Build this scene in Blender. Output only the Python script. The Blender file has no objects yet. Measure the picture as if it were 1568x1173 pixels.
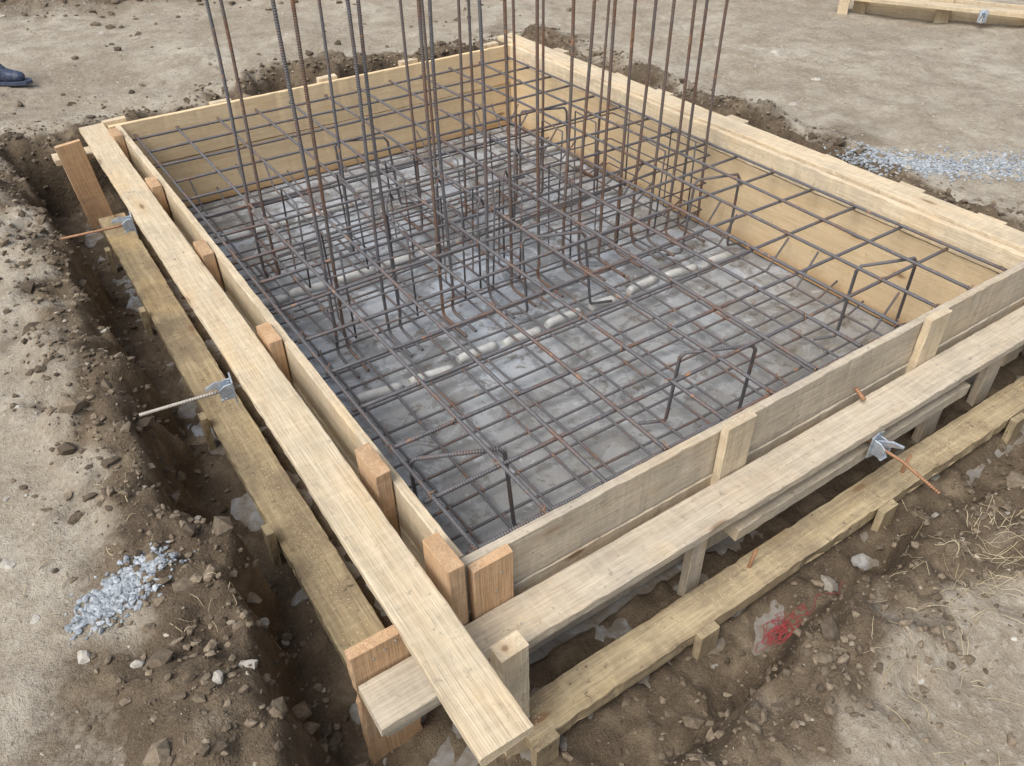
import bpy, math, random
import numpy as np
from mathutils import Vector, Matrix
random.seed(7); rng=np.random.default_rng(7)
scene=bpy.context.scene
col=scene.collection

# ------------------------------------------------------------ noise
def _hash(ix,iy,seed):
    h=(ix.astype(np.int64)*374761393+iy.astype(np.int64)*668265263+seed*1442695041)&0xffffffff
    h=((h^(h>>13))*1274126177)&0xffffffff
    h=h^(h>>16)
    return (h&0xffff)/65535.0
def vnoise(x,y,seed=0):
    x=np.asarray(x,float); y=np.asarray(y,float)
    ix=np.floor(x); iy=np.floor(y); fx=x-ix; fy=y-iy
    fx=fx*fx*fx*(fx*(fx*6-15)+10); fy=fy*fy*fy*(fy*(fy*6-15)+10)
    a=_hash(ix,iy,seed); b=_hash(ix+1,iy,seed); c=_hash(ix,iy+1,seed); d=_hash(ix+1,iy+1,seed)
    return ((a*(1-fx)+b*fx)*(1-fy)+(c*(1-fx)+d*fx)*fy)*2-1
def fbm(x,y,seed=0,oct=4):
    s=0; a=1; t=0
    for i in range(oct):
        ang=0.6*i; c,sn=math.cos(ang),math.sin(ang)
        s=s+a*vnoise((x*c-y*sn)*2**i+i*7.3,(x*sn+y*c)*2**i+i*3.1,seed+i); t+=a; a*=.55
    return s/t
def sstep(a,b,x):
    t=np.clip((x-a)/(b-a),0,1); return t*t*(3-2*t)

# ------------------------------------------------------------ node helpers
def newmat(name):
    m=bpy.data.materials.new(name); m.use_nodes=True
    nt=m.node_tree; b=nt.nodes['Principled BSDF']
    return m,nt,b
def noise(nt,vec,scale,detail=5,rough=.6,dist=0):
    n=nt.nodes.new('ShaderNodeTexNoise'); n.inputs['Scale'].default_value=scale
    n.inputs['Detail'].default_value=detail; n.inputs['Roughness'].default_value=rough
    n.inputs['Distortion'].default_value=dist
    if vec is not None: nt.links.new(vec,n.inputs['Vector'])
    return n.outputs['Fac']
def ramp(nt,fac,stops):
    r=nt.nodes.new('ShaderNodeValToRGB'); e=r.color_ramp.elements
    while len(e)<len(stops): e.new(.5)
    for i,(p,c) in enumerate(stops):
        e[i].position=p
        e[i].color=(c,c,c,1) if not hasattr(c,'__len__') else (c[0],c[1],c[2],1)
    nt.links.new(fac,r.inputs['Fac']); return r.outputs['Color']
def mix(nt,fac,a,b,mode='MIX'):
    m=nt.nodes.new('ShaderNodeMix'); m.data_type='RGBA'; m.blend_type=mode
    for sock,v in ((m.inputs[0],fac),(m.inputs[6],a),(m.inputs[7],b)):
        if isinstance(v,bpy.types.NodeSocket): nt.links.new(v,sock)
        elif hasattr(v,'__len__'): sock.default_value=(v[0],v[1],v[2],1)
        else: sock.default_value=v
    return m.outputs[2]
def math_(nt,op,a,b=0.0):
    m=nt.nodes.new('ShaderNodeMath'); m.operation=op
    for s,v in ((m.inputs[0],a),(m.inputs[1],b)):
        if isinstance(v,bpy.types.NodeSocket): nt.links.new(v,s)
        else: s.default_value=v
    return m.outputs[0]
def bump(nt,b,h,strength,dist,prev=None):
    n=nt.nodes.new('ShaderNodeBump'); n.inputs['Strength'].default_value=strength
    n.inputs['Distance'].default_value=dist; nt.links.new(h,n.inputs['Height'])
    if prev is not None: nt.links.new(prev,n.inputs['Normal'])
    nt.links.new(n.outputs['Normal'],b.inputs['Normal']); return n.outputs['Normal']
def attr(nt,name):
    a=nt.nodes.new('ShaderNodeAttribute'); a.attribute_name=name; return a

# ------------------------------------------------------------ wood
def wood(name,c_lo,c_hi,knot=(.22,.13,.07),dirt=.25,dirtc=(.36,.32,.265),grain=1.0,damp=False):
    m,nt,b=newmat(name)
    tc=nt.nodes.new('ShaderNodeTexCoord'); oi=nt.nodes.new('ShaderNodeObjectInfo')
    off=nt.nodes.new('ShaderNodeVectorMath'); off.operation='SCALE'; off.inputs[0].default_value=(13.7,5.1,9.3)
    nt.links.new(oi.outputs['Random'],off.inputs['Scale'])
    add=nt.nodes.new('ShaderNodeVectorMath'); add.operation='ADD'
    nt.links.new(tc.outputs['Object'],add.inputs[0]); nt.links.new(off.outputs[0],add.inputs[1])
    def mp(s):
        q=nt.nodes.new('ShaderNodeMapping'); q.inputs['Scale'].default_value=s
        nt.links.new(add.outputs[0],q.inputs['Vector']); return q.outputs[0]
    v1=mp((1.0,20,20)); v2=mp((5,150,150)); v3=mp((1.0,1.0,1.0)); v4=mp((3.0,10,10)); v5=mp((60,12,12)); v6=mp((1.6,4,4))
    g1=noise(nt,v1,1.6,4,.6,1.6); g2=noise(nt,v2,1.5,3,.6,.3)
    c=ramp(nt,g1,[(.3,c_lo),(.5,tuple((a_*.45+b_*.55) for a_,b_ in zip(c_lo,c_hi))),(.68,c_hi)])
    tone=noise(nt,v6,1.3,4,.6,.5)
    c=mix(nt,ramp(nt,tone,[(.50,0.0),(.68,.6*grain)]),c,(c_hi[0]*.98,c_hi[1]*.86,c_hi[2]*.68))
    c=mix(nt,ramp(nt,tone,[(.30,.6*grain),(.45,0.0)]),c,(c_lo[0]*.74,c_lo[1]*.78,c_lo[2]*.84))
    c=mix(nt,math_(nt,'MULTIPLY',ramp(nt,g2,[(.35,1.0),(.6,0.0)]),.5*grain),c,tuple(x*.58 for x in c_lo))
    saw=noise(nt,v5,1.0,2,.5)
    c=mix(nt,math_(nt,'MULTIPLY',ramp(nt,saw,[(.45,0.0),(.65,1.0)]),.20*grain),c,tuple(min(1,x*1.18) for x in c_hi))
    vo=nt.nodes.new('ShaderNodeTexVoronoi'); vo.inputs['Scale'].default_value=1.0; nt.links.new(v4,vo.inputs['Vector'])
    sep=nt.nodes.new('ShaderNodeSeparateColor'); nt.links.new(vo.outputs['Color'],sep.inputs[0])
    on=math_(nt,'GREATER_THAN',sep.outputs[0],.45)
    k=math_(nt,'MULTIPLY',ramp(nt,vo.outputs['Distance'],[(.07,1.0),(.13,0.0)]),on)
    halo=math_(nt,'MULTIPLY',ramp(nt,vo.outputs['Distance'],[(.12,1.0),(.33,0.0)]),on)
    c=mix(nt,math_(nt,'MULTIPLY',halo,.4),c,(c_lo[0]*.85,c_lo[1]*.74,c_lo[2]*.62))
    c=mix(nt,math_(nt,'MULTIPLY',k,.85),c,knot)
    nd=noise(nt,v3,5,6,.7)
    d=ramp(nt,nd,[(.45,0.0),(.72,1.0)])
    c=mix(nt,math_(nt,'MULTIPLY',d,dirt),c,dirtc)
    nsp=noise(nt,v3,38,4,.75)
    c=mix(nt,math_(nt,'MULTIPLY',ramp(nt,nsp,[(.60,0.0),(.70,1.0)]),min(1,dirt*1.4)),c,tuple(x*.6 for x in dirtc))
    if damp:
        g=nt.nodes.new('ShaderNodeNewGeometry'); sp=nt.nodes.new('ShaderNodeSeparateXYZ'); nt.links.new(g.outputs['Position'],sp.inputs[0])
        h=math_(nt,'ADD',sp.outputs[2],math_(nt,'MULTIPLY',nd,.12))
        h=ramp(nt,math_(nt,'ADD',h,1.0),[(.52,1.0),(.60,0.0)])
        c=mix(nt,math_(nt,'MULTIPLY',h,.75),c,(.42,.22,.085))
    hs=nt.nodes.new('ShaderNodeHueSaturation')
    vv=nt.nodes.new('ShaderNodeMapRange'); vv.inputs[3].default_value=.88; vv.inputs[4].default_value=1.07
    nt.links.new(oi.outputs['Random'],vv.inputs[0]); nt.links.new(vv.outputs[0],hs.inputs['Value'])
    nt.links.new(c,hs.inputs['Color'])
    nt.links.new(hs.outputs[0],b.inputs['Base Color'])
    b.inputs['Roughness'].default_value=.8; b.inputs['Specular IOR Level'].default_value=.25
    p=bump(nt,b,g2,.8,.003); bump(nt,b,saw,.4,.0014,p)
    return m
M_wood=wood('pine_fresh',(.60,.475,.315),(.76,.65,.475),dirt=.38)
M_wgrey=wood('pine_weathered',(.51,.43,.325),(.68,.60,.475),dirt=.48)
M_orange=wood('pine_reddish',(.48,.30,.17),(.67,.46,.28),dirt=.22)
M_sill=wood('pine_muddy',(.32,.25,.155),(.57,.47,.30),dirt=.9,dirtc=(.21,.165,.115))
M_ply=wood('plywood_formwork',(.70,.525,.315),(.80,.635,.41),dirt=.25,dirtc=(.50,.34,.19),grain=.4,damp=True)

def board(name,p0,p1,w,t,up,mat,parent=None,warp=.003,chip=0.0,seg=None):
    p0=Vector(p0); p1=Vector(p1); d=p1-p0; L=d.length; X=d.normalized()
    Z=Vector(up); Z=(Z-X*Z.dot(X)).normalized(); Y=Z.cross(X)
    n=seg or max(3,int(L/.03)); c=.0022
    hw,ht=w/2,t/2
    sec=[(-hw+c,-ht),(hw-c,-ht),(hw,-ht+c),(hw,ht-c),(hw-c,ht),(-hw+c,ht),(-hw,ht-c),(-hw,-ht+c)]
    ph=[random.uniform(0,6.28) for _ in range(4)]
    vs=[];fs=[]
    for i in range(n+1):
        u=i/n; x=-L/2+L*u
        oy=warp*math.sin(u*3.1*min(L,2)+ph[0])+warp*.25*math.sin(u*L*9+ph[1])
        oz=warp*.6*math.sin(u*2.7*min(L,2)+ph[2])
        for (a,bz) in sec:
            e=0
            if i in(0,n): e=random.uniform(-.0022,.0022)+ (a*.03*math.sin(ph[3]))
            j=random.uniform(-1,1)*.0010+ (random.random()**7)*(-chip-.003)
            vs.append((x+e,(a+oy)+(j if a>0 else -j),bz+oz+ (random.uniform(-.0004,.0004))))
    for i in range(n):
        for k in range(8):
            a=i*8+k; b2=i*8+(k+1)%8
            fs.append((a,b2,b2+8,a+8))
    fs.append(tuple(range(7,-1,-1))); fs.append(tuple(n*8+k for k in range(8)))
    me=bpy.data.meshes.new(name); me.from_pydata(vs,[],fs); me.update()
    me.materials.append(mat)
    ob=bpy.data.objects.new(name,me); col.objects.link(ob)
    mw=Matrix((X,Y,Z)).transposed().to_4x4(); mw.translation=(p0+p1)/2
    if parent: ob.parent=parent
    ob.matrix_world=mw
    return ob
def empty(name,loc=(0,0,0)):
    e=bpy.data.objects.new(name,None); e.location=loc; e.empty_display_size=.1; col.objects.link(e); return e

# ------------------------------------------------------------ tubes
class Tubes:
    def __init__(s): s.v=[];s.f=[];s.l=[]
    def add(s,pts,r,sides=8,cap=True):
        pts=[Vector(p) for p in pts]
        base=len(s.v); n=len(pts); prev=None; acc=random.uniform(0,1)
        for i,p in enumerate(pts):
            if i==0: t=pts[1]-p
            elif i==n-1: t=p-pts[i-1]
            else: t=(pts[i+1]-p).normalized()+(p-pts[i-1]).normalized()
            t.normalize()
            if prev is None:
                a=Vector((0,0,1)) if abs(t.z)<.9 else Vector((1,0,0))
                u=(a-t*a.dot(t)).normalized()
            else: u=(prev-t*prev.dot(t)).normalized()
            prev=u; w=t.cross(u)
            if i>0: acc+=(p-pts[i-1]).length
            for k in range(sides):
                an=2*math.pi*k/sides
                s.v.append(p+(u*math.cos(an)+w*math.sin(an))*r); s.l.append(acc)
        for i in range(n-1):
            for k in range(sides):
                a=base+i*sides+k; b=base+i*sides+(k+1)%sides
                s.f.append((a,b,b+sides,a+sides))
        if cap:
            s.f.append(tuple(base+k for k in range(sides-1,-1,-1)))
            s.f.append(tuple(base+(n-1)*sides+k for k in range(sides)))
    def obj(s,name,mat,parent=None):
        me=bpy.data.meshes.new(name); me.from_pydata([tuple(v) for v in s.v],[],s.f)
        a=me.attributes.new('len','FLOAT','POINT'); a.data.foreach_set('value',s.l)
        for p in me.polygons: p.use_smooth=len(p.vertices)==4
        me.materials.append(mat); me.update()
        o=bpy.data.objects.new(name,me); col.objects.link(o)
        if parent: o.parent=parent
        return o
def line(p0,p1,n=14,wob=.003):
    p0=Vector(p0);p1=Vector(p1); a,b=random.uniform(0,6.3),random.uniform(0,6.3); out=[]
    d=(p1-p0); X=d.normalized(); up=Vector((0,0,1)) if abs(X.z)<.9 else Vector((0,1,0)); s=X.cross(up).normalized(); q=s.cross(X)
    f=random.uniform(.7,1.6); wob*=random.uniform(.4,1.5)
    for i in range(n+1):
        u=i/n; out.append(p0+d*u+s*wob*math.sin(f*u*5+a)+q*wob*.8*math.sin(f*u*6+b))
    return out

def steel(name,rust_lo,rust_hi,base=(.090,.087,.092),rust=((.12,.058,.035),(.28,.145,.08))):
    m,nt,b=newmat(name); g=nt.nodes.new('ShaderNodeNewGeometry')
    n1=noise(nt,g.outputs['Position'],5,5,.7); n2=noise(nt,g.outputs['Position'],60,3,.6); n3=noise(nt,g.outputs['Position'],13,4,.7)
    c=mix(nt,n2,base,tuple(x*2.0 for x in base))
    rc=mix(nt,n2,rust[0],rust[1])
    f=ramp(nt,n1,[(rust_lo,0.0),(rust_hi,.85)])
    c=mix(nt,f,c,rc)
    c=mix(nt,ramp(nt,n3,[(.62,0.0),(.70,.8)]),c,(.44,.22,.10))
    nt.links.new(c,b.inputs['Base Color'])
    b.inputs['Metallic'].default_value=.1; b.inputs['Roughness'].default_value=.55
    at=attr(nt,'len'); s=math_(nt,'SINE',math_(nt,'MULTIPLY',at.outputs['Fac'],2*math.pi/.0085))
    bump(nt,b,s,.6,.0012)
    return m
M_bar=steel('rebar_steel',.51,.70)
M_barr=steel('rebar_rusty',.41,.62,(.10,.088,.083))
M_rust=steel('rusty_rod',.25,.45,(.2,.13,.09),((.25,.12,.06),(.48,.26,.14)))
M_rod=steel('tie_rod_steel',.55,.7,(.26,.24,.21))

# ------------------------------------------------------------ ground
def ground_h(x,y):
    x=np.asarray(x,float); y=np.asarray(y,float)
    wob=.09*fbm(x*2.2,y*2.2,11,3)+.055*fbm(x*7,y*7,12,3)
    hol=.32*np.clip(fbm(x*1.7+4,y*1.7,15,2),0,1)*sstep(2.4,2.9,np.maximum(x,y-1))
    cx,cy=1.19,1.72; hx,hy=1.60,2.14
    qx=np.abs(x-cx)-hx; qy=np.abs(y-cy)-hy
    d=np.sqrt(np.maximum(qx,0)**2+np.maximum(qy,0)**2)+np.minimum(np.maximum(qx,qy),0)
    d=d+wob-hol
    wf=sstep(-.25,-.55,y)*sstep(-.75,-.15,x)
    lev=-.155*(1-wf)+-.34*wf
    far=sstep(3.,8.,np.sqrt((x-1.2)**2+(y-1.7)**2))
    lev=lev+.035*fbm(x*.9,y*.9,21,3)+.022*fbm(x*3.6,y*3.6,22,4)+ .10*far*fbm(x*.25,y*.25,23,2)
    rg=sstep(-.15,.35,fbm(x*.8+9,y*.8,27,3))
    lev=lev+(.002+.010*rg)*fbm(x*19,y*19,24,3)
    heap=np.exp(-((y-7.5+.3*x)/.6)**2)*(.12+.15*fbm(x*2.2,y*2.2,28,3))+.05*rg*sstep(.5,1.5,d)*np.clip(fbm(x*2.6,y*2.6,29,4),0,1)
    lev=lev+heap
    lip=np.exp(-((d-.27)/.13)**2)*np.clip(.03+.09*fbm(x*3.3,y*3.3,31,3),-.01,.12)
    wide=.13+.06*fbm(x*3,y*3,33,2)
    s=sstep(0,1,d/wide)
    bot=-.540+.040*fbm(x*5,y*5,41,3)+.024*fbm(x*20,y*20,42,3)
    bot=np.where((x>-.05)&(x<2.53)&(y>-.05)&(y<3.55),-.66,bot)
    bot=np.minimum(bot,np.where((x>-.32)&(y>-.31),-.512,1.0))
    band=np.exp(-((d-.12)/.19)**2)*sstep(-.2,-.05,d)
    rough=band*(.065*fbm(x*7,y*7,51,4)+.036*np.abs(fbm(x*20,y*20,52,3)))
    return bot*(1-s)+lev*s+lip*s+rough, d
def axis(lo,hi,st,far=160):
    c=list(np.arange(lo,hi+1e-6,st)); s=st; v=hi
    while v<far: s*=1.22; v+=s; c.append(v)
    s=st; v=lo; pre=[]
    while v>-far: s*=1.22; v-=s; pre.append(v)
    return np.array(pre[::-1]+c)
gx=axis(-1.3,5.4,.016); gy=axis(-1.0,7.9,.016)
GX,GY=np.meshgrid(gx,gy); H,D=ground_h(GX,GY)
nx,ny=len(gx),len(gy)
verts=np.stack([GX.ravel(),GY.ravel(),H.ravel()],1)
idx=np.arange(nx*ny).reshape(ny,nx)
quads=np.stack([idx[:-1,:-1],idx[:-1,1:],idx[1:,1:],idx[1:,:-1]],-1).reshape(-1,4)
def np_mesh(name,v,f,smooth=True):
    me=bpy.data.meshes.new(name); k=f.shape[1]
    me.vertices.add(len(v)); me.vertices.foreach_set('co',v.astype(np.float32).ravel())
    me.loops.add(f.size); me.loops.foreach_set('vertex_index',f.astype(np.int32).ravel())
    me.polygons.add(len(f)); me.polygons.foreach_set('loop_start',np.arange(0,f.size,k,dtype=np.int32))
    try: me.polygons.foreach_set('loop_total',np.full(len(f),k,dtype=np.int32))
    except Exception: pass
    me.update(calc_edges=True); me.validate()
    me.polygons.foreach_set('use_smooth',np.full(len(me.polygons),smooth))
    return me
me=np_mesh('ground',verts,quads)
moist=(1-sstep(.12,.36,D+.17*fbm(GX*4,GY*4,61,3)))
moist=moist+.75*sstep(.05,.5,fbm(GX*1.5,GY*1.5,62,3))*sstep(1.1,.3,D)
farm=sstep(2.0,6.,np.sqrt((GX-1.2)**2+(GY-1.7)**2))
moist=moist+.9*np.exp(-((GY-7.5+.3*GX)/.65)**2)*farm+.4*farm*sstep(.1,.5,fbm(GX*1.1,GY*1.1,66,3))
moist=np.clip(moist,0,1)
a=me.attributes.new('moist','FLOAT','POINT'); a.data.foreach_set('value',moist.ravel().astype(np.float32))
g=bpy.data.objects.new('ground',me); col.objects.link(g)
m,nt,b=newmat('soil'); tc=nt.nodes.new('ShaderNodeNewGeometry'); P=tc.outputs['Position']
n_big=noise(nt,P,1.1,4,.65,.5); n_mid=noise(nt,P,6,5,.68); n_f=noise(nt,P,40,4,.7); n_ff=noise(nt,P,190,3,.7)
dry=ramp(nt,n_big,[(.32,(.30,.255,.195)),(.5,(.395,.35,.28)),(.66,(.48,.44,.365))])
dry=mix(nt,ramp(nt,n_mid,[(.42,0.0),(.62,.75)]),dry,(.265,.22,.165))
dry=mix(nt,ramp(nt,n_f,[(.5,0.0),(.70,.55)]),dry,(.53,.49,.415))
dry=mix(nt,ramp(nt,n_f,[(.30,.55),(.42,0.0)]),dry,(.21,.17,.125))
dry=mix(nt,ramp(nt,n_ff,[(.28,.65),(.43,0.0)]),dry,(.14,.11,.08))
wet=ramp(nt,n_mid,[(.3,(.072,.053,.037)),(.52,(.13,.098,.066)),(.72,(.245,.195,.135))])
wet=mix(nt,ramp(nt,n_ff,[(.5,0.0),(.75,.5)]),wet,(.29,.235,.17))
mo=attr(nt,'moist').outputs['Fac']
f=math_(nt,'ADD',mo,math_(nt,'MULTIPLY',math_(nt,'SUBTRACT',n_f,.5),.8))
f=math_(nt,'ADD',f,math_(nt,'MULTIPLY',math_(nt,'SUBTRACT',n_mid,.5),.7))
f=ramp(nt,f,[(.28,0.0),(.78,1.0)])
nt.links.new(mix(nt,f,dry,wet),b.inputs['Base Color'])
b.inputs['Roughness'].default_value=.93; b.inputs['Specular IOR Level'].default_value=.2
p=bump(nt,b,n_f,.9,.016); bump(nt,b,n_ff,.8,.005,p)
me.materials.append(m)

# ------------------------------------------------------------ concrete blinding
sx=np.arange(-.46,2.86,.02); sy=np.arange(-.47,3.9,.02); SX,SY=np.meshgrid(sx,sy)
SZ=-.548+.003*fbm(SX*3,SY*3,71,3)
edge=np.minimum(np.minimum(SX+.40,2.82-SX),np.minimum(SY+.40,3.86-SY))+.10*fbm(SX*4,SY*4,72,3)
SZ=SZ-.09*(1-sstep(0,.07,edge))
ii=np.arange(SX.size).reshape(SX.shape)
q=np.stack([ii[:-1,:-1],ii[:-1,1:],ii[1:,1:],ii[1:,:-1]],-1).reshape(-1,4)
me=np_mesh('concrete_blinding_slab',np.stack([SX.ravel(),SY.ravel(),SZ.ravel()],1),q)
outm=((SX<-.02)|(SX>2.52)|(SY<-.02)|(SY>3.54)).astype(float)
a=me.attributes.new('outer','FLOAT','POINT'); a.data.foreach_set('value',outm.ravel().astype(np.float32))
o=bpy.data.objects.new('concrete_blinding_slab',me); col.objects.link(o)
m,nt,b=newmat('blinding_concrete'); P=nt.nodes.new('ShaderNodeNewGeometry').outputs['Position']
n1=noise(nt,P,1.4,5,.6,.6); n2=noise(nt,P,4.5,6,.68,.8); n3=noise(nt,P,70,4,.7); n4=noise(nt,P,14,5,.7,.3)
sp=nt.nodes.new('ShaderNodeSeparateXYZ'); nt.links.new(P,sp.inputs[0])
c=ramp(nt,n1,[(.35,(.32,.33,.335)),(.5,(.39,.415,.445)),(.66,(.46,.51,.57))])  # mottled grey; lighter bluish end paints in sky reflected on the wet floor
wetm=ramp(nt,n2,[(.48,0.0),(.55,1.0)])
c=mix(nt,math_(nt,'MULTIPLY',wetm,.7),c,(.19,.188,.18))
fr=ramp(nt,math_(nt,'ADD',math_(nt,'MULTIPLY',sp.outputs[1],.4),math_(nt,'MULTIPLY',n2,.5)),[(.42,.65),(.78,0.0)])
c=mix(nt,fr,c,(.255,.24,.21))
c=mix(nt,ramp(nt,n4,[(.56,0.0),(.64,.75)]),c,(.15,.13,.105))
c=mix(nt,ramp(nt,n4,[(.32,.55),(.40,0.0)]),c,(.56,.58,.60))
c=mix(nt,ramp(nt,n3,[(.55,0.0),(.75,.4)]),c,(.17,.15,.13))
ou=attr(nt,'outer').outputs['Fac']
c=mix(nt,math_(nt,'MULTIPLY',ou,ramp(nt,n4,[(.40,.25),(.62,.95)])),c,(.19,.155,.115))
nt.links.new(c,b.inputs['Base Color'])
nt.links.new(ramp(nt,n2,[(.40,.75),(.52,.16)]),b.inputs['Roughness'])
p=bump(nt,b,n3,.25,.002); bump(nt,b,n4,.3,.005,p)
me.materials.append(m)

# ------------------------------------------------------------ rocks
def ico(k):
    import bmesh
    bm=bmesh.new(); bmesh.ops.create_icosphere(bm,subdivisions=k,radius=1)
    v=np.array([x.co[:] for x in bm.verts]); f=np.array([[q.index for q in p.verts] for p in bm.faces]); bm.free(); return v,f
ICO={1:ico(1),2:ico(2)}
def rocks(name,items,mat,flat=.65,ang=.28,lod=2,sink=.2):
    V=[];F=[];T=[]
    IV,IF=ICO[lod]; n=len(IV)
    for k,(x,y,z,r,tone) in enumerate(items):
        v=IV.copy()
        for _ in range(6):
            d=rng.normal(size=3); d/=np.linalg.norm(d); lim=rng.uniform(.45,.85)
            s=v@d; ex=np.maximum(s-lim,0); v=v-np.outer(ex,d)*.95
        v=v*(1+ang*.25*rng.normal(size=(n,1)))
        sc=np.array([rng.uniform(.7,1.3),rng.uniform(.55,1.0),flat*rng.uniform(.5,1.1)])
        v=v*sc*r; an=rng.uniform(0,6.28); c,s_=math.cos(an),math.sin(an)
        v=v@np.array([[c,s_,0],[-s_,c,0],[0,0,1]])
        V.append(v+np.array([x,y,z+r*flat*sink])); F.append(IF+k*n); T.append(np.full(n,tone))
    me=np_mesh(name,np.concatenate(V),np.concatenate(F),False)
    a=me.attributes.new('tone','FLOAT','POINT'); a.data.foreach_set('value',np.concatenate(T).astype(np.float32))
    me.materials.append(mat); o=bpy.data.objects.new(name,me); col.objects.link(o); return o
def rockmat(name,lo,hi):
    m,nt,b=newmat(name); P=nt.nodes.new('ShaderNodeNewGeometry').outputs['Position']
    c=mix(nt,attr(nt,'tone').outputs['Fac'],lo,hi)
    n=noise(nt,P,70,4,.7); c=mix(nt,ramp(nt,n,[(.4,.45),(.6,0.0)]),c,tuple(x*.5 for x in lo))
    nt.links.new(c,b.inputs['Base Color']); b.inputs['Roughness'].default_value=.9
    bump(nt,b,n,.6,.005); return m
M_clod=rockmat('moist_clods',(.09,.067,.045),(.30,.24,.17))
M_dclod=rockmat('dry_clods',(.28,.235,.175),(.50,.45,.37))
M_stone=rockmat('stone',(.29,.26,.215),(.60,.57,.51))
M_grav=rockmat('crushed_gravel',(.24,.27,.30),(.52,.56,.60))
def scatter(n,xr,yr,cond,rmin,rmax,pw=3):
    xs=rng.uniform(*xr,size=n); ys=rng.uniform(*yr,size=n); h,d=ground_h(xs,ys); pr=rng.random(n)
    out=[]
    for x,y,z,dd,p in zip(xs,ys,h,d,pr):
        if cond(x,y,dd,p):
            r=rmin+(rmax-rmin)*rng.random()**pw; out.append((x,y,z,r,rng.random()))
    return out
inside=lambda x,y:(-.14<x<2.65 and -.16<y<3.65)
it=scatter(75000,(-1.1,3.7),(-1,4.7),lambda x,y,d,p:(-.3<d<.55) and p<.8*math.exp(-((d-.13)/.20)**2) and not inside(x,y),.003,.019,3)
it+=scatter(7000,(-1.1,3.7),(-1,4.7),lambda x,y,d,p:(-.04<d<.32) and p<.30 and not inside(x,y) and not(y<-.35 and p<.2),.014,.044,2)
it+=scatter(9000,(-1.5,5),(4.3,8.6),lambda x,y,d,p:p<.75*math.exp(-((y-7.5+.3*x)/.6)**2)+.04,.006,.045,3)
it=[i for i in it if not(-.30<i[0]<-.13 and i[1]>-.05 and i[3]>.012) and not(-.29<i[1]<-.16 and i[0]>0 and i[3]>.012)]
rocks('soil_clods',it,M_clod,.8,.7,1)
it=scatter(20000,(-1.5,7),(-1.3,8.5),lambda x,y,d,p:d>.12,.002,.012,3)
rocks('dry_soil_crumbs',it,M_dclod,.7,.6,1,0)
it=scatter(2300,(-1.5,7),(-1.3,8),lambda x,y,d,p:d>.12,.003,.014,4)
it+=scatter(250,(-.5,2.9),(-.5,3.9),lambda x,y,d,p:d<.1 and not(-.3<x<2.75 and -.33<y<3.75),.004,.02,3)
it+=scatter(120,(-1.5,8),(-1.3,9),lambda x,y,d,p:d>.2,.015,.032,3)
def R(x,y,r,t=.7):
    h,_=ground_h(x,y); it.append((x,y,float(h)-r*.15,r,t))
for a in [(-.84,.36,.026,.6),(-.74,.27,.022,.7),(-.53,.12,.034,.6),(-.60,.09,.022,.5),(-.92,.55,.022,.7),(-.45,.35,.022,.4),(-.40,.42,.026,.3),(-.95,.78,.022,.7),
          (1.08,-.36,.045,.1),(1.5,-.42,.025,.5),(3.45,1.9,.03,.7),(4.1,2.6,.05,.6),(3.9,2.1,.03,.9),(3.3,1.02,.04,.5),(3.35,.75,.04,.4),(2.9,6.6,.06,.9),(.4,6.1,.04,.8)]: R(*a)
rocks('loose_stones',it,M_stone,lod=2,sink=.05)
def strip(pts,w,n,rmin,rmax):
    pts=[np.array(p) for p in pts]
    for _ in range(n):
        k=rng.integers(len(pts)-1); u=rng.random(); p=pts[k]*(1-u)+pts[k+1]*u+rng.normal(size=2)*w
        h,_=ground_h(p[0],p[1]); it.append((p[0],p[1],float(h)+.001,rmin+(rmax-rmin)*rng.random()**1.5,rng.random()))
it=[]
strip([(-.82,.47),(-.72,.49),(-.61,.53)],.030,950,.003,.013)
rocks('gravel_patch',it,M_grav,.8,.4,1)
it=[]; strip([(3.02,1.2),(3.2,.98),(3.40,.84),(3.7,.6),(4.1,.3)],.075,3200,.004,.014)
rocks('gravel_patch',it,M_grav,.8,.4,1)
M_saw=rockmat('sawdust',(.52,.40,.24),(.74,.62,.44))
it=[]
for _ in range(2600):
    x=rng.uniform(.02,3.0)
    if fbm(x*4,1.3,91,3)+.35*rng.normal()<.0: continue
    it.append((x,-.225+rng.normal()*.022,-.4495,rng.uniform(.0012,.0032),rng.random()))
for _ in range(1600):
    y=rng.uniform(.02,1.6); it.append((-.215+rng.normal()*.025,y,-.4495,rng.uniform(.0012,.003),rng.random()))
it=[i for i in it if (abs(i[1]+.225)<.05 and i[0]>0) or (abs(i[0]+.218)<.055)]
rocks('sawdust',it,M_saw,.5,.4,1,.3)

# ------------------------------------------------------------ FORMWORK
W,Ln=2.486,3.505
F=empty('timber_formwork')
UP=(0,0,1)
def wall(name,p0,p1,nrm,splits,mats,t=.028):
    nrm=Vector(nrm); z=0
    for i,hh in enumerate(splits):
        zc=z-hh/2
        off=nrm*(t/2+ (0.0 if i%2==0 else .003))
        board(f'{name}_{i+1}',Vector((*p0,zc))+off,Vector((*p1,zc))+off,t,hh-.004,UP,mats[i],F,warp=.0015)
        z-=hh
board_mats=[M_wgrey,M_wgrey,M_wgrey]
wall('front_wall_board',(-.03,0),(W+.32,0),(0,-1,0),[.175,.17,.195],board_mats)
wall('left_wall_board',(0,.003),(0,Ln-.003),(-1,0,0),[.17,.17,.2],[M_wood,M_wood,M_wood])
wall('right_wall_board',(W,.003),(W,Ln-.003),(1,0,0),[.105,.435],[M_wood,M_ply])
wall('back_wall_board',(-.06,Ln),(W+.06,Ln),(0,1,0),[.25,.29],[M_ply,M_ply])
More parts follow.
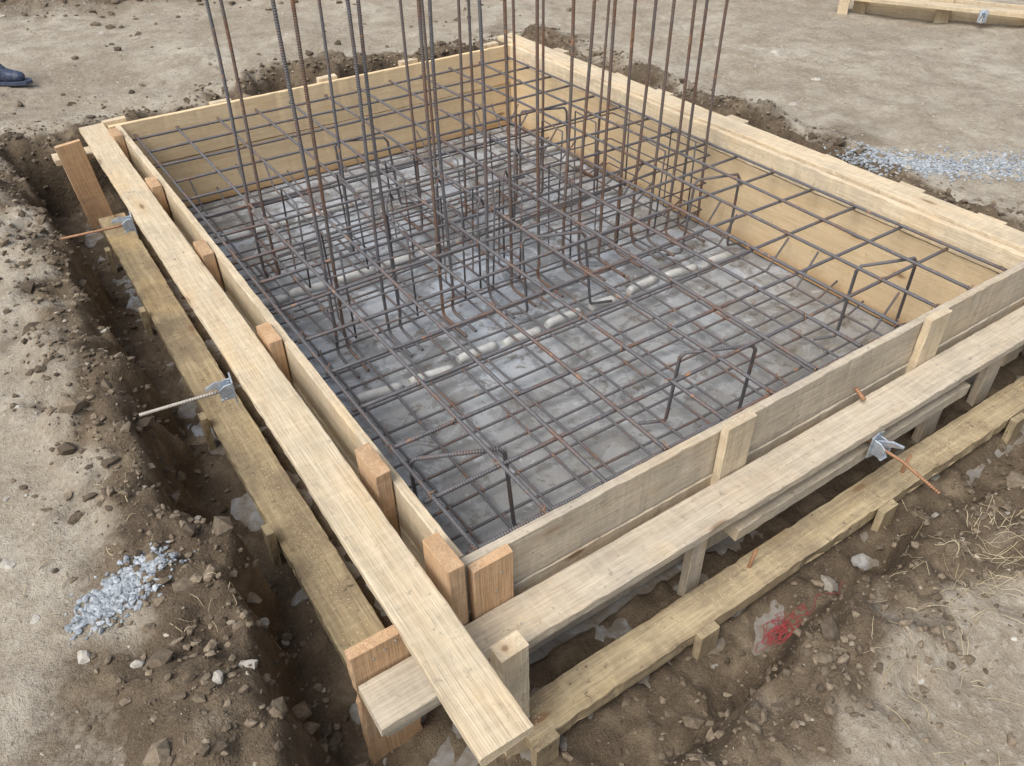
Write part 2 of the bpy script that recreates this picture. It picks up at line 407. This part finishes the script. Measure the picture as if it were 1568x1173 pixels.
def cleat(name,c,axis,w,t,ztop,zbot,mat,lean=0):
    x,y=c
    up=(0,1,0) if axis=='x' else (1,0,0)
    board(name,(x+lean,y,zbot),(x,y,ztop),w,t,up,mat,F,warp=.001)
for i,(y,zt) in enumerate([(.005,.045),(.375,.050),(1.16,.014),(1.88,.010),(2.62,.012),(3.36,.015)]):
    cleat(f'left_cleat_{i+1}',(-.055,y),'y',.125,.045,zt,-.5,M_orange)
for i,(x,zt) in enumerate([(.045,.004),(.885,.022),(1.84,.018),(2.6,.01)]):
    cleat(f'front_cleat_{i+1}',(x,-.045),'x',.115,.028,zt,-.5,M_orange if i==0 else M_wood)
for i,y in enumerate([.25,.62,1.05,1.65,2.15,2.65,3.15]):
    cleat(f'right_cleat_{i+1}',(W+.188,y+random.uniform(-.08,.08)),'y',.12,.045,random.uniform(-.01,.008),-.5,M_wood)
for i,x in enumerate([-.02,.55,1.2,1.75,2.36]):
    cleat(f'back_cleat_{i+1}',(x,Ln+.053),'x',.12,.045,.015 if i!=1 else .0,-.5,M_wood)
board('left_waler',(-.170,-.440,-.014),(-.133,3.585,-.014),.124,.028,UP,M_wood,F,warp=.003)
board('left_waler_lower',(-.135,-.05,-.11),(-.128,3.55,-.11),.09,.028,UP,M_wgrey,F)
board('right_waler',(W+.097,-.025,-.003),(W+.095,3.70,-.005),.126,.028,UP,M_wood,F)
board('right_waler_lower',(W+.10,.0,-.13),(W+.10,3.6,-.13),.10,.028,UP,M_wood,F)
board('front_waler',(-.337,-.124,-.184),(3.05,-.124,-.186),.126,.03,UP,M_wgrey,F,warp=.002)
board('front_waler_packer',(-.325,-.118,-.215),(.42,-.118,-.215),.12,.026,UP,M_wgrey,F)
board('front_waler_packer_2',(.42,-.112,-.216),(3.0,-.112,-.216),.09,.026,UP,M_wgrey,F)
board('front_waler_lower',(.80,-.122,-.285),(1.98,-.120,-.285),.12,.045,UP,M_wgrey,F)
board('back_waler',(-.36,Ln+.14,-.16),(2.8,Ln+.14,-.16),.12,.03,UP,M_wood,F)
board('stake_1',(-.268,-.035,-.62),(-.265,-.038,-.075),.15,.03,(0,1,0),M_orange,F,warp=.001,chip=.01)
board('stake_2',(-.235,Ln+.06,-.60),(-.275,Ln+.06,-.06),.13,.035,(0,1,0),M_orange,F)
board('stake_3',(-.020,-.222,-.62),(-.022,-.218,-.085),.078,.05,(0,1,0),M_wood,F,chip=.02)
board('stake_4',(.70,-.125,-.58),(.70,-.125,-.232),.06,.03,(0,1,0),M_wgrey,F)
board('stake_5',(1.95,-.10,-.58),(1.95,-.10,-.232),.10,.03,(0,1,0),M_wgrey,F)
board('stake_6',(2.3,-.10,-.58),(2.3,-.10,-.232),.10,.03,(0,1,0),M_wgrey,F)
board('left_sill',(-.225,-.02,-.475),(-.205,3.45,-.475),.14,.05,UP,M_sill,F,chip=.01)
board('front_sill',(.0,-.225,-.475),(3.1,-.222,-.475),.115,.05,UP,M_sill,F,chip=.012)
for i,(y,h) in enumerate([(.72,-.385),(1.40,-.40),(2.30,-.41),(3.0,-.42)]):
    board(f'left_peg_{i+1}',(-.312,y,-.60),(-.308,y,h),.05,.024,(1,0,0),M_sill,F,warp=0)
for i,(x,h) in enumerate([(.03,-.44),(.60,-.445),(1.42,-.44),(2.2,-.44)]):
    board(f'front_peg_{i+1}',(x,-.300,-.60),(x,-.298,h),.075,.026,(0,1,0),M_sill,F,warp=0)
T=Tubes()
for p in [(.86,-.20),(1.60,-.215),(2.4,-.2)]:
    T.add(line((p[0],p[1],-.6),(p[0]+.012,p[1]-.01,-.37),4,.001),.006)
T.add(line((1.47,-.04,-.135),(1.46,-.085,-.150),3,0),.007)
T.obj('pin_bars',M_rust,F)
T=Tubes()
def nail(x,y,z,ax):
    d=Vector(ax); p=Vector((x,y,z)); T.add([p-d*.002,p+d*.0012],.0035,8)
for y in (.0,.375,1.16,1.88,2.62,3.36):
    for k in (0,1): nail(-.145+random.uniform(-.03,.02),y+random.uniform(-.03,.03),.0,(0,0,1))
for x in (.045,.885,1.84,2.6):
    for k in (0,1): nail(x+random.uniform(-.03,.03),-.110+random.uniform(-.03,.02),-.169,(0,0,1)); nail(x+random.uniform(-.03,.03),-.059,-.05-.06*k,(0,-1,0))
for k in range(3): nail(-.285+.03*k,-.054,-.11+random.uniform(-.02,.02),(0,-1,0))
T.obj('nails',M_rod,F)

# ------------------------------------------------------------ tie rod clamps
m,nt,b=newmat('galvanised_steel'); P=nt.nodes.new('ShaderNodeNewGeometry').outputs['Position']
nt.links.new(ramp(nt,noise(nt,P,40,3),[(.35,(.42,.48,.56)),(.65,(.68,.74,.80))]),b.inputs['Base Color'])
b.inputs['Metallic'].default_value=.65; b.inputs['Roughness'].default_value=.38; M_galv=m
def plate(verts2d,th,mat,name,parent,loc,rot):
    import bmesh
    bm=bmesh.new(); vs=[bm.verts.new((x,y,-th/2)) for x,y in verts2d]; f=bm.faces.new(vs)
    r=bmesh.ops.extrude_face_region(bm,geom=[f]); bmesh.ops.translate(bm,vec=(0,0,th),verts=[v for v in r['geom'] if isinstance(v,bmesh.types.BMVert)])
    bmesh.ops.recalc_face_normals(bm,faces=bm.faces)
    bmesh.ops.bevel(bm,geom=list(bm.edges),offset=.0006,segments=1,affect='EDGES')
    me=bpy.data.meshes.new(name); bm.to_mesh(me); bm.free(); me.materials.append(mat)
    o=bpy.data.objects.new(name,me); col.objects.link(o); o.parent=parent; o.location=loc; o.rotation_euler=rot; return o
def clamp(loc,ang,rod_out,rodmat,tilt=0):
    e=empty('tie_rod_clamp',loc); e.rotation_euler=(0,0,ang)
    H2=math.pi/2
    plate([(-.042,-.03),(.042,-.03),(.050,.0),(.042,.03),(-.042,.03),(-.05,0)],.005,M_galv,'base_plate',e,(.003,0,0),(0,H2,.0))
    ch=[(0,-.028),(.030,-.026),(.042,-.008),(.040,.014),(.022,.028),(0,.030)]
    plate(ch,.004,M_galv,'cheek_1',e,(.006,.016,0),(H2,0,0))
    plate(ch,.004,M_galv,'cheek_2',e,(.006,-.016,0),(H2,0,0))
    plate([(-.008,-.014),(.012,-.014),(.030,-.012),(.062,-.020),(.066,-.012),(.040,.010),(.014,.014),(-.008,.014)],.007,M_galv,'wedge_lever',e,(.022,.0,.016),(H2+.25,-.5,.25))
    plate([(-.016,-.016),(.016,-.016),(.018,.012),(.0,.02),(-.018,.012)],.005,M_galv,'flap',e,(.030,0,-.024),(.2,.5,0))
    T=Tubes(); T.add([(-.12,0,0),(0,0,0),(.1,0,.0),(rod_out,0,tilt)],.0055); T.obj('tie_rod',rodmat,e)
clamp((-.232,1.03,-.055),math.pi-.14,.285,M_rod,-.004)
clamp((-.212,2.40,-.055),math.pi-.10,.29,M_rust,0)
clamp((1.405,-.190,-.235),-math.pi/2+.03,.235,M_rust,-.03)

# ------------------------------------------------------------ REBAR MESHES
def tie(T,x,y,z,r=.009):
    a=random.uniform(0,3.14); pts=[]
    for i in range(9):
        th=i/8*2*math.pi
        pts.append((x+math.cos(a)*math.cos(th)*r,y+math.sin(a)*math.cos(th)*r,z+math.sin(th)*r*1.1))
    T.add(pts,.0014,4,False)
    b=random.uniform(0,6.28); T.add([(x,y,z+r),(x+.008*math.cos(b),y+.008*math.sin(b),z+r+.006),(x+.016*math.cos(b+.6),y+.016*math.sin(b+.6),z+r+.009)],.0015,4)
def mesh_layer(name,xs,ys,z,r,upturn=0,mat=M_bar,tiep=.75,x0=.035,x1=W-.04,y0=.03,y1=Ln-.045,wob=.004):
    T=Tubes(); K=Tubes(); uj=lambda:upturn*random.choice([0,0,.2,.6,1,1.1])+.02
    for y in ys:
        a=x0+random.uniform(-.015,.02); b=x1+random.uniform(-.02,.015); j=random.uniform(-.010,.010)
        pts=line((a,y+j,z-r),(b,y-j,z-r),22,wob)
        if upturn:
            pts=[(a-.002,y+j,z+uj())]+pts[1:-1]+[(b+.002,y-j,z+uj())]
        T.add(pts,r)
    for x in xs:
        a=y0+random.uniform(-.015,.015); b=y1+random.uniform(-.015,.015); j=random.uniform(-.011,.011)
        pts=line((x+j,a,z+r),(x-j,b,z+r),28,wob)
        if upturn:
            pts=[(x+j,a,z+uj())]+pts[1:-1]+[(x-j,b,z+uj())]
        T.add(pts,r)
    for x in xs:
        for y in ys:
            if random.random()<tiep: tie(K,x,y,z,r*1.9)
    e=empty(name); T.obj('bars',mat,e); K.obj('tie_wire',M_rust,e)
tx=[.05+i*.2165 for i in range(12)]; ty=[.045+i*.2262 for i in range(16)]
mesh_layer('rebar_mesh',tx,ty,-.062,.0068)
mesh_layer('rebar_mesh',[.09+i*.1475+random.uniform(-.025,.025) for i in range(16)],[.09+i*.155+random.uniform(-.025,.025) for i in range(22)],-.49,.0056,upturn=.12,tiep=.4,wob=.007)
# ------------------------------------------------------------ COLUMN CAGE
T=Tubes(); TR=Tubes()
yf,yb=1.57,2.31
front=[.300,.352,.545,.605,.810,.865,1.06,1.195,1.345,1.50,1.595,1.70,1.82,1.945,2.03,2.15,2.26,2.385]
back=[.268,.330,.72,1.12,1.22,1.40,1.47,1.72,1.90,2.30]
for row,yy0,sg in ((front,yf,-1),(back,yb,1)):
    for i,x in enumerate(row):
        lx,ly=random.uniform(-.025,.025),random.uniform(-.03,.03); h=1.45+random.uniform(0,.2); z0=-.465
        yy=yy0+random.uniform(-.015,.015)
        pts=[(x,yy+sg*.20,z0),(x,yy+sg*.03,z0),(x,yy+sg*.008,z0+.008),(x,yy,z0+.03)]+line((x,yy,z0+.08),(x+lx,yy+ly,h),18,.007)
        (TR if (x>1.1 or i%3==1) else T).add(pts,.0072)
for z in (-.40,-.25,-.10):
    a=[(.285,yf-.015,z),(2.40,yf-.015,z+.004),(2.40,yb+.015,z),(.26,yb+.015,z+.005),(.285,yf-.015,z+.01)]
    T.add(a,.0045)
for x in (.40,.70,.95,1.10,1.25,1.55,1.85,2.10,2.33):
    for z0,z1 in ((-.44,-.02),):
        for yc in (yf+.12,yb-.12):
            dx=random.uniform(-.02,.02)
            T.add([(x,yc-.10,z0),(x+dx,yc-.10,z1),(x+dx,yc+.08,z1+.01),(x,yc+.08,z0),(x,yc-.10,z0)],.0045)
for (x,y) in [(1.0,1.9),(1.3,1.8),(1.05,1.62),(1.5,2.0),(.75,1.9)]:
    T.add([(x,y,-.45),(x,y,-.03),(x+.03,y+.02,-.0),(x+.05,y+.03,-.04)],.005)
for (xa,xb,y,z) in [(.2,1.4,1.72,-.30),(.5,2.1,1.9,-.36),(.9,2.2,1.67,-.20),(.3,1.7,2.15,-.27)]:
    T.add(line((xa,y,z),(xb,y+.05,z+.01),10,.004),.0055)
e=empty('column_starter_rebar_cage'); T.obj('dark_bars',M_bar,e); TR.obj('rusted_bars',M_barr,e)
# ------------------------------------------------------------ CHAIRS
def chair(p,q,off):
    T=Tubes(); p=Vector((*p,-.078)); q=Vector((*q,-.078)); d=(q-p).normalized(); o=Vector((off[0],off[1],-.42))
    T.add([p+o-d*.02-d*.10,p+o-d*.02,p+o*.96-d*.015,p+o*.06-d*.004,p+d*.012,q-d*.012,q+o*.06+d*.004,q+o*.96+d*.015,q+o+d*.02,q+o+d*.12],.0070)
    T.obj('rebar_chair',M_bar)
chair((2.045,.40),(2.29,.31),(.13,.07)); chair((1.08,.376),(1.318,.266),(.10,.10)); chair((.082,.444),(.327,.33),(.05,.05))
chair((2.1,1.35),(2.32,1.28),(.04,.05)); chair((1.95,2.6),(2.2,2.5),(.05,.05)); chair((.9,2.8),(1.15,2.7),(.05,.05)); chair((1.1,1.35),(1.35,1.25),(.08,.05))
# ------------------------------------------------------------ CONCRETE SPACERS
m,nt,b=newmat('spacer_concrete'); P=nt.nodes.new('ShaderNodeNewGeometry').outputs['Position']
n=noise(nt,P,30,4); nt.links.new(ramp(nt,n,[(.3,(.43,.43,.415)),(.7,(.58,.58,.56))]),b.inputs['Base Color']); b.inputs['Roughness'].default_value=.9
bump(nt,b,n,.3,.003); M_sp=m
def spacer(x0,x1,y):
    V=[];F_=[]; x=x0; sec=[(-.021,0),(.021,0),(.017,.030),(.008,.039),(-.008,.039),(-.017,.030)]
    while x<x1:
        L=.20; ya=y+random.uniform(-.016,.016); sl=random.uniform(-.05,.05); b0=len(V)
        for i in range(9):
            u=i/8; s=1.0 if 0<i<8 else .85
            for (a,c) in sec: V.append((x+L*u,ya+sl*u*.5+a*s+.003*math.sin(u*6),-.549+c*s))
        for i in range(8):
            for k in range(6):
                A=b0+i*6+k;B=b0+i*6+(k+1)%6; F_.append((A,B,B+6,A+6))
        F_.append(tuple(b0+k for k in range(5,-1,-1))); F_.append(tuple(b0+48+k for k in range(6)))
        x+=L+random.uniform(.01,.06)
    me=bpy.data.meshes.new('concrete_bar_spacer'); me.from_pydata(V,[],F_); me.materials.append(M_sp)
    me.polygons.foreach_set('use_smooth',[len(p.vertices)==4 for p in me.polygons])
    o=bpy.data.objects.new('concrete_bar_spacer',me); col.objects.link(o)
spacer(.25,2.35,1.30); spacer(.12,2.3,2.24); spacer(.2,2.3,2.98)

# ------------------------------------------------------------ second formwork
F2=empty('timber_formwork')
c=Vector((5.51,3.07,0)); u=Vector((.444,-.896,0)); v=Vector((.896,.444,0)); zt=-.0
def b2(name,a,bb,w,t,up,mat,z):
    pa=c+u*a[0]+v*a[1]; pb=c+u*bb[0]+v*bb[1]; pa.z=z; pb.z=z; board(name,pa,pb,w,t,up,mat,F2)
b2('wall_left',(0.03,.12),(3.6,.12),.028,.20,UP,M_wood,zt-.10)
b2('wall_left_low',(0.03,.123),(3.6,.123),.028,.22,UP,M_wood,zt-.312)
b2('wall_front',(3.6,.12),(3.6,2.6),.028,.42,UP,M_wood,zt-.21)
b2('wall_back',(0.02,.12),(.02,2.6),.028,.42,UP,M_wood,zt-.21)
b2('wall_right',(0.03,2.6),(3.6,2.6),.028,.42,UP,M_wood,zt-.21)
b2('waler_left',(-.12,.0),(3.8,.0),.12,.03,UP,M_wood,zt-.03)
for i in range(6):
    pa=c+u*(.05+.62*i)+v*.082; board(f'cleat_{i+1}',(pa.x,pa.y,-.45),(pa.x,pa.y,zt+.02),.10,.04,v,M_wood,F2)
pa=c+u*(-.05)+v*(-.05); board('stake',(pa.x,pa.y,-.4),(pa.x,pa.y,-.0),.08,.03,v,M_wood,F2)
pp=c+u*.95+v*(-.065); clamp((pp.x,pp.y,-.06),math.atan2(-v.y,-v.x),.2,M_rod)

# ------------------------------------------------------------ boot
def boot(loc,ang):
    me=bpy.data.meshes.new('rubber_boot')
    P=[(0,0,.10),(0,0,.25),(0,0,.40),(.02,0,.06),(-.055,0,.045),(.08,0,.05),(.15,0,.042),(.205,0,.035)]
    E=[(0,1),(1,2),(0,3),(3,4),(3,5),(5,6),(6,7)]
    R_=[(.052,.048),(.056,.06),(.068,.07),(.05,.045),(.040,.036),(.045,.045),(.048,.036),(.036,.028)]
    me.from_pydata(P,E,[]); o=bpy.data.objects.new('rubber_boot',me); col.objects.link(o)
    o.modifiers.new('skin','SKIN'); ss=o.modifiers.new('sub','SUBSURF'); ss.levels=2; ss.render_levels=2
    for i,r in enumerate(R_): me.skin_vertices[0].data[i].radius=r
    me.skin_vertices[0].data[0].use_root=True
    m,nt,b=newmat('navy_rubber'); b.inputs['Roughness'].default_value=.55
    nt.links.new(ramp(nt,noise(nt,None,18),[(.45,(.030,.048,.10)),(.75,(.14,.15,.17))]),b.inputs['Base Color'])
    me.materials.append(m)
    o.location=loc; o.rotation_euler=(0,0,ang)
    plate([(-.09,-.03),(-.06,-.042),(.06,-.036),(.15,-.05),(.215,-.04),(.243,0),(.215,.04),(.15,.05),(.06,.036),(-.06,.042),(-.09,.03)],.022,m,'boot_sole',o,(0,0,.006),(0,0,0))
h,_=ground_h(-.42,5.13); boot((-.45,5.16,float(h)+.012),math.atan2(-.50,.83))

# ------------------------------------------------------------ string, straw
m,nt,b=newmat('red_string'); b.inputs['Base Color'].default_value=(.36,.055,.06,1); b.inputs['Roughness'].default_value=.8
T=Tubes()
for k in range(22):
    cx,cy=.84+rng.normal()*.04,-.385+rng.normal()*.014; pts=[]; a=rng.uniform(0,6.28); r1,r2=rng.uniform(.015,.045),rng.uniform(.01,.025)
    for i in range(16):
        th=a+i*.42; x=cx+r1*math.cos(th)+.01*math.sin(3*th); y=cy+r2*math.sin(th); h,_=ground_h(x,y); pts.append((x,y,max(float(h),-.547)+.002+.003*rng.random()))
    T.add(pts,.0008,4,False)
pts=[]
for i in range(30):
    x=.85+i*.010; y=-.385+.015*math.sin(i*.5); h,_=ground_h(x,y); pts.append((x,y,max(float(h),-.547)+.004))
T.add(pts,.0010,4,False); T.obj('red_string',m)
m,nt,b=newmat('dry_straw'); P=nt.nodes.new('ShaderNodeNewGeometry').outputs['Position']
nt.links.new(ramp(nt,noise(nt,P,12,2),[(.35,(.38,.31,.19)),(.65,(.60,.52,.36))]),b.inputs['Base Color']); b.inputs['Roughness'].default_value=.8
T=Tubes()
def straw(cx,cy,sp,n,l0,l1):
    for k in range(n):
        x,y=cx+rng.normal()*sp,cy+rng.normal()*sp*.7; a=rng.uniform(0,6.28); L=rng.uniform(l0,l1); cv=rng.normal()*.4; pts=[]
        lift=rng.random()*.012
        for i in range(7):
            h,_=ground_h(x,y); pts.append((x,y,float(h)+.002+lift*math.sin(i/6*3.1)))
            x+=math.cos(a)*L/6; y+=math.sin(a)*L/6; a+=cv/6
        T.add(pts,rng.uniform(.0005,.0013),4,False)
straw(1.2,-.65,.10,40,.03,.12); straw(1.5,-.62,.14,70,.04,.13); straw(.95,-.75,.15,24,.02,.08); straw(-.52,.35,.05,14,.02,.05); straw(-.75,.8,.25,20,.02,.05); straw(1.9,-.65,.2,40,.04,.13); straw(3.4,2.2,.8,60,.03,.1)
T.obj('dry_straw',m)

# ------------------------------------------------------------ camera
f=1207.0
Y=Vector((-1035,942,-f)).normalized(); X=Vector((2312,993,-f)); X=(X-Y*X.dot(Y)).normalized(); Z=X.cross(Y)
cam=bpy.data.cameras.new('camera'); co=bpy.data.objects.new('camera',cam); col.objects.link(co)
mw=Matrix((X,Y,Z)).to_4x4(); mw.translation=(-.578,-1.089,1.5); co.matrix_world=mw
cam.sensor_width=36; cam.lens=36*f/1568; cam.clip_start=.05; cam.clip_end=600
scene.camera=co
# ------------------------------------------------------------ light
az=math.radians(195); el=math.radians(55)
w=bpy.data.worlds.new('World'); scene.world=w; w.use_nodes=True; nt=w.node_tree
bg=nt.nodes['Background']; sky=nt.nodes.new('ShaderNodeTexSky'); sky.sky_type='NISHITA'; sky.sun_disc=False
sky.sun_elevation=el; sky.sun_rotation=math.pi/2-az; sky.dust_density=4; sky.air_density=1.2
hs=nt.nodes.new('ShaderNodeHueSaturation'); hs.inputs['Saturation'].default_value=.6
nt.links.new(sky.outputs[0],hs.inputs['Color']); nt.links.new(hs.outputs[0],bg.inputs['Color']); bg.inputs['Strength'].default_value=.15
sl=bpy.data.lights.new('sun','SUN'); sl.energy=2.7; sl.angle=math.radians(40); sl.color=(1,.96,.90)
so=bpy.data.objects.new('sun',sl); col.objects.link(so)
dv=Vector((math.cos(az)*math.cos(el),math.sin(az)*math.cos(el),math.sin(el)))
so.rotation_euler=dv.to_track_quat('Z','Y').to_euler(); so.location=dv*10
scene.view_settings.view_transform='Standard'; scene.view_settings.look='None'; scene.view_settings.exposure=0
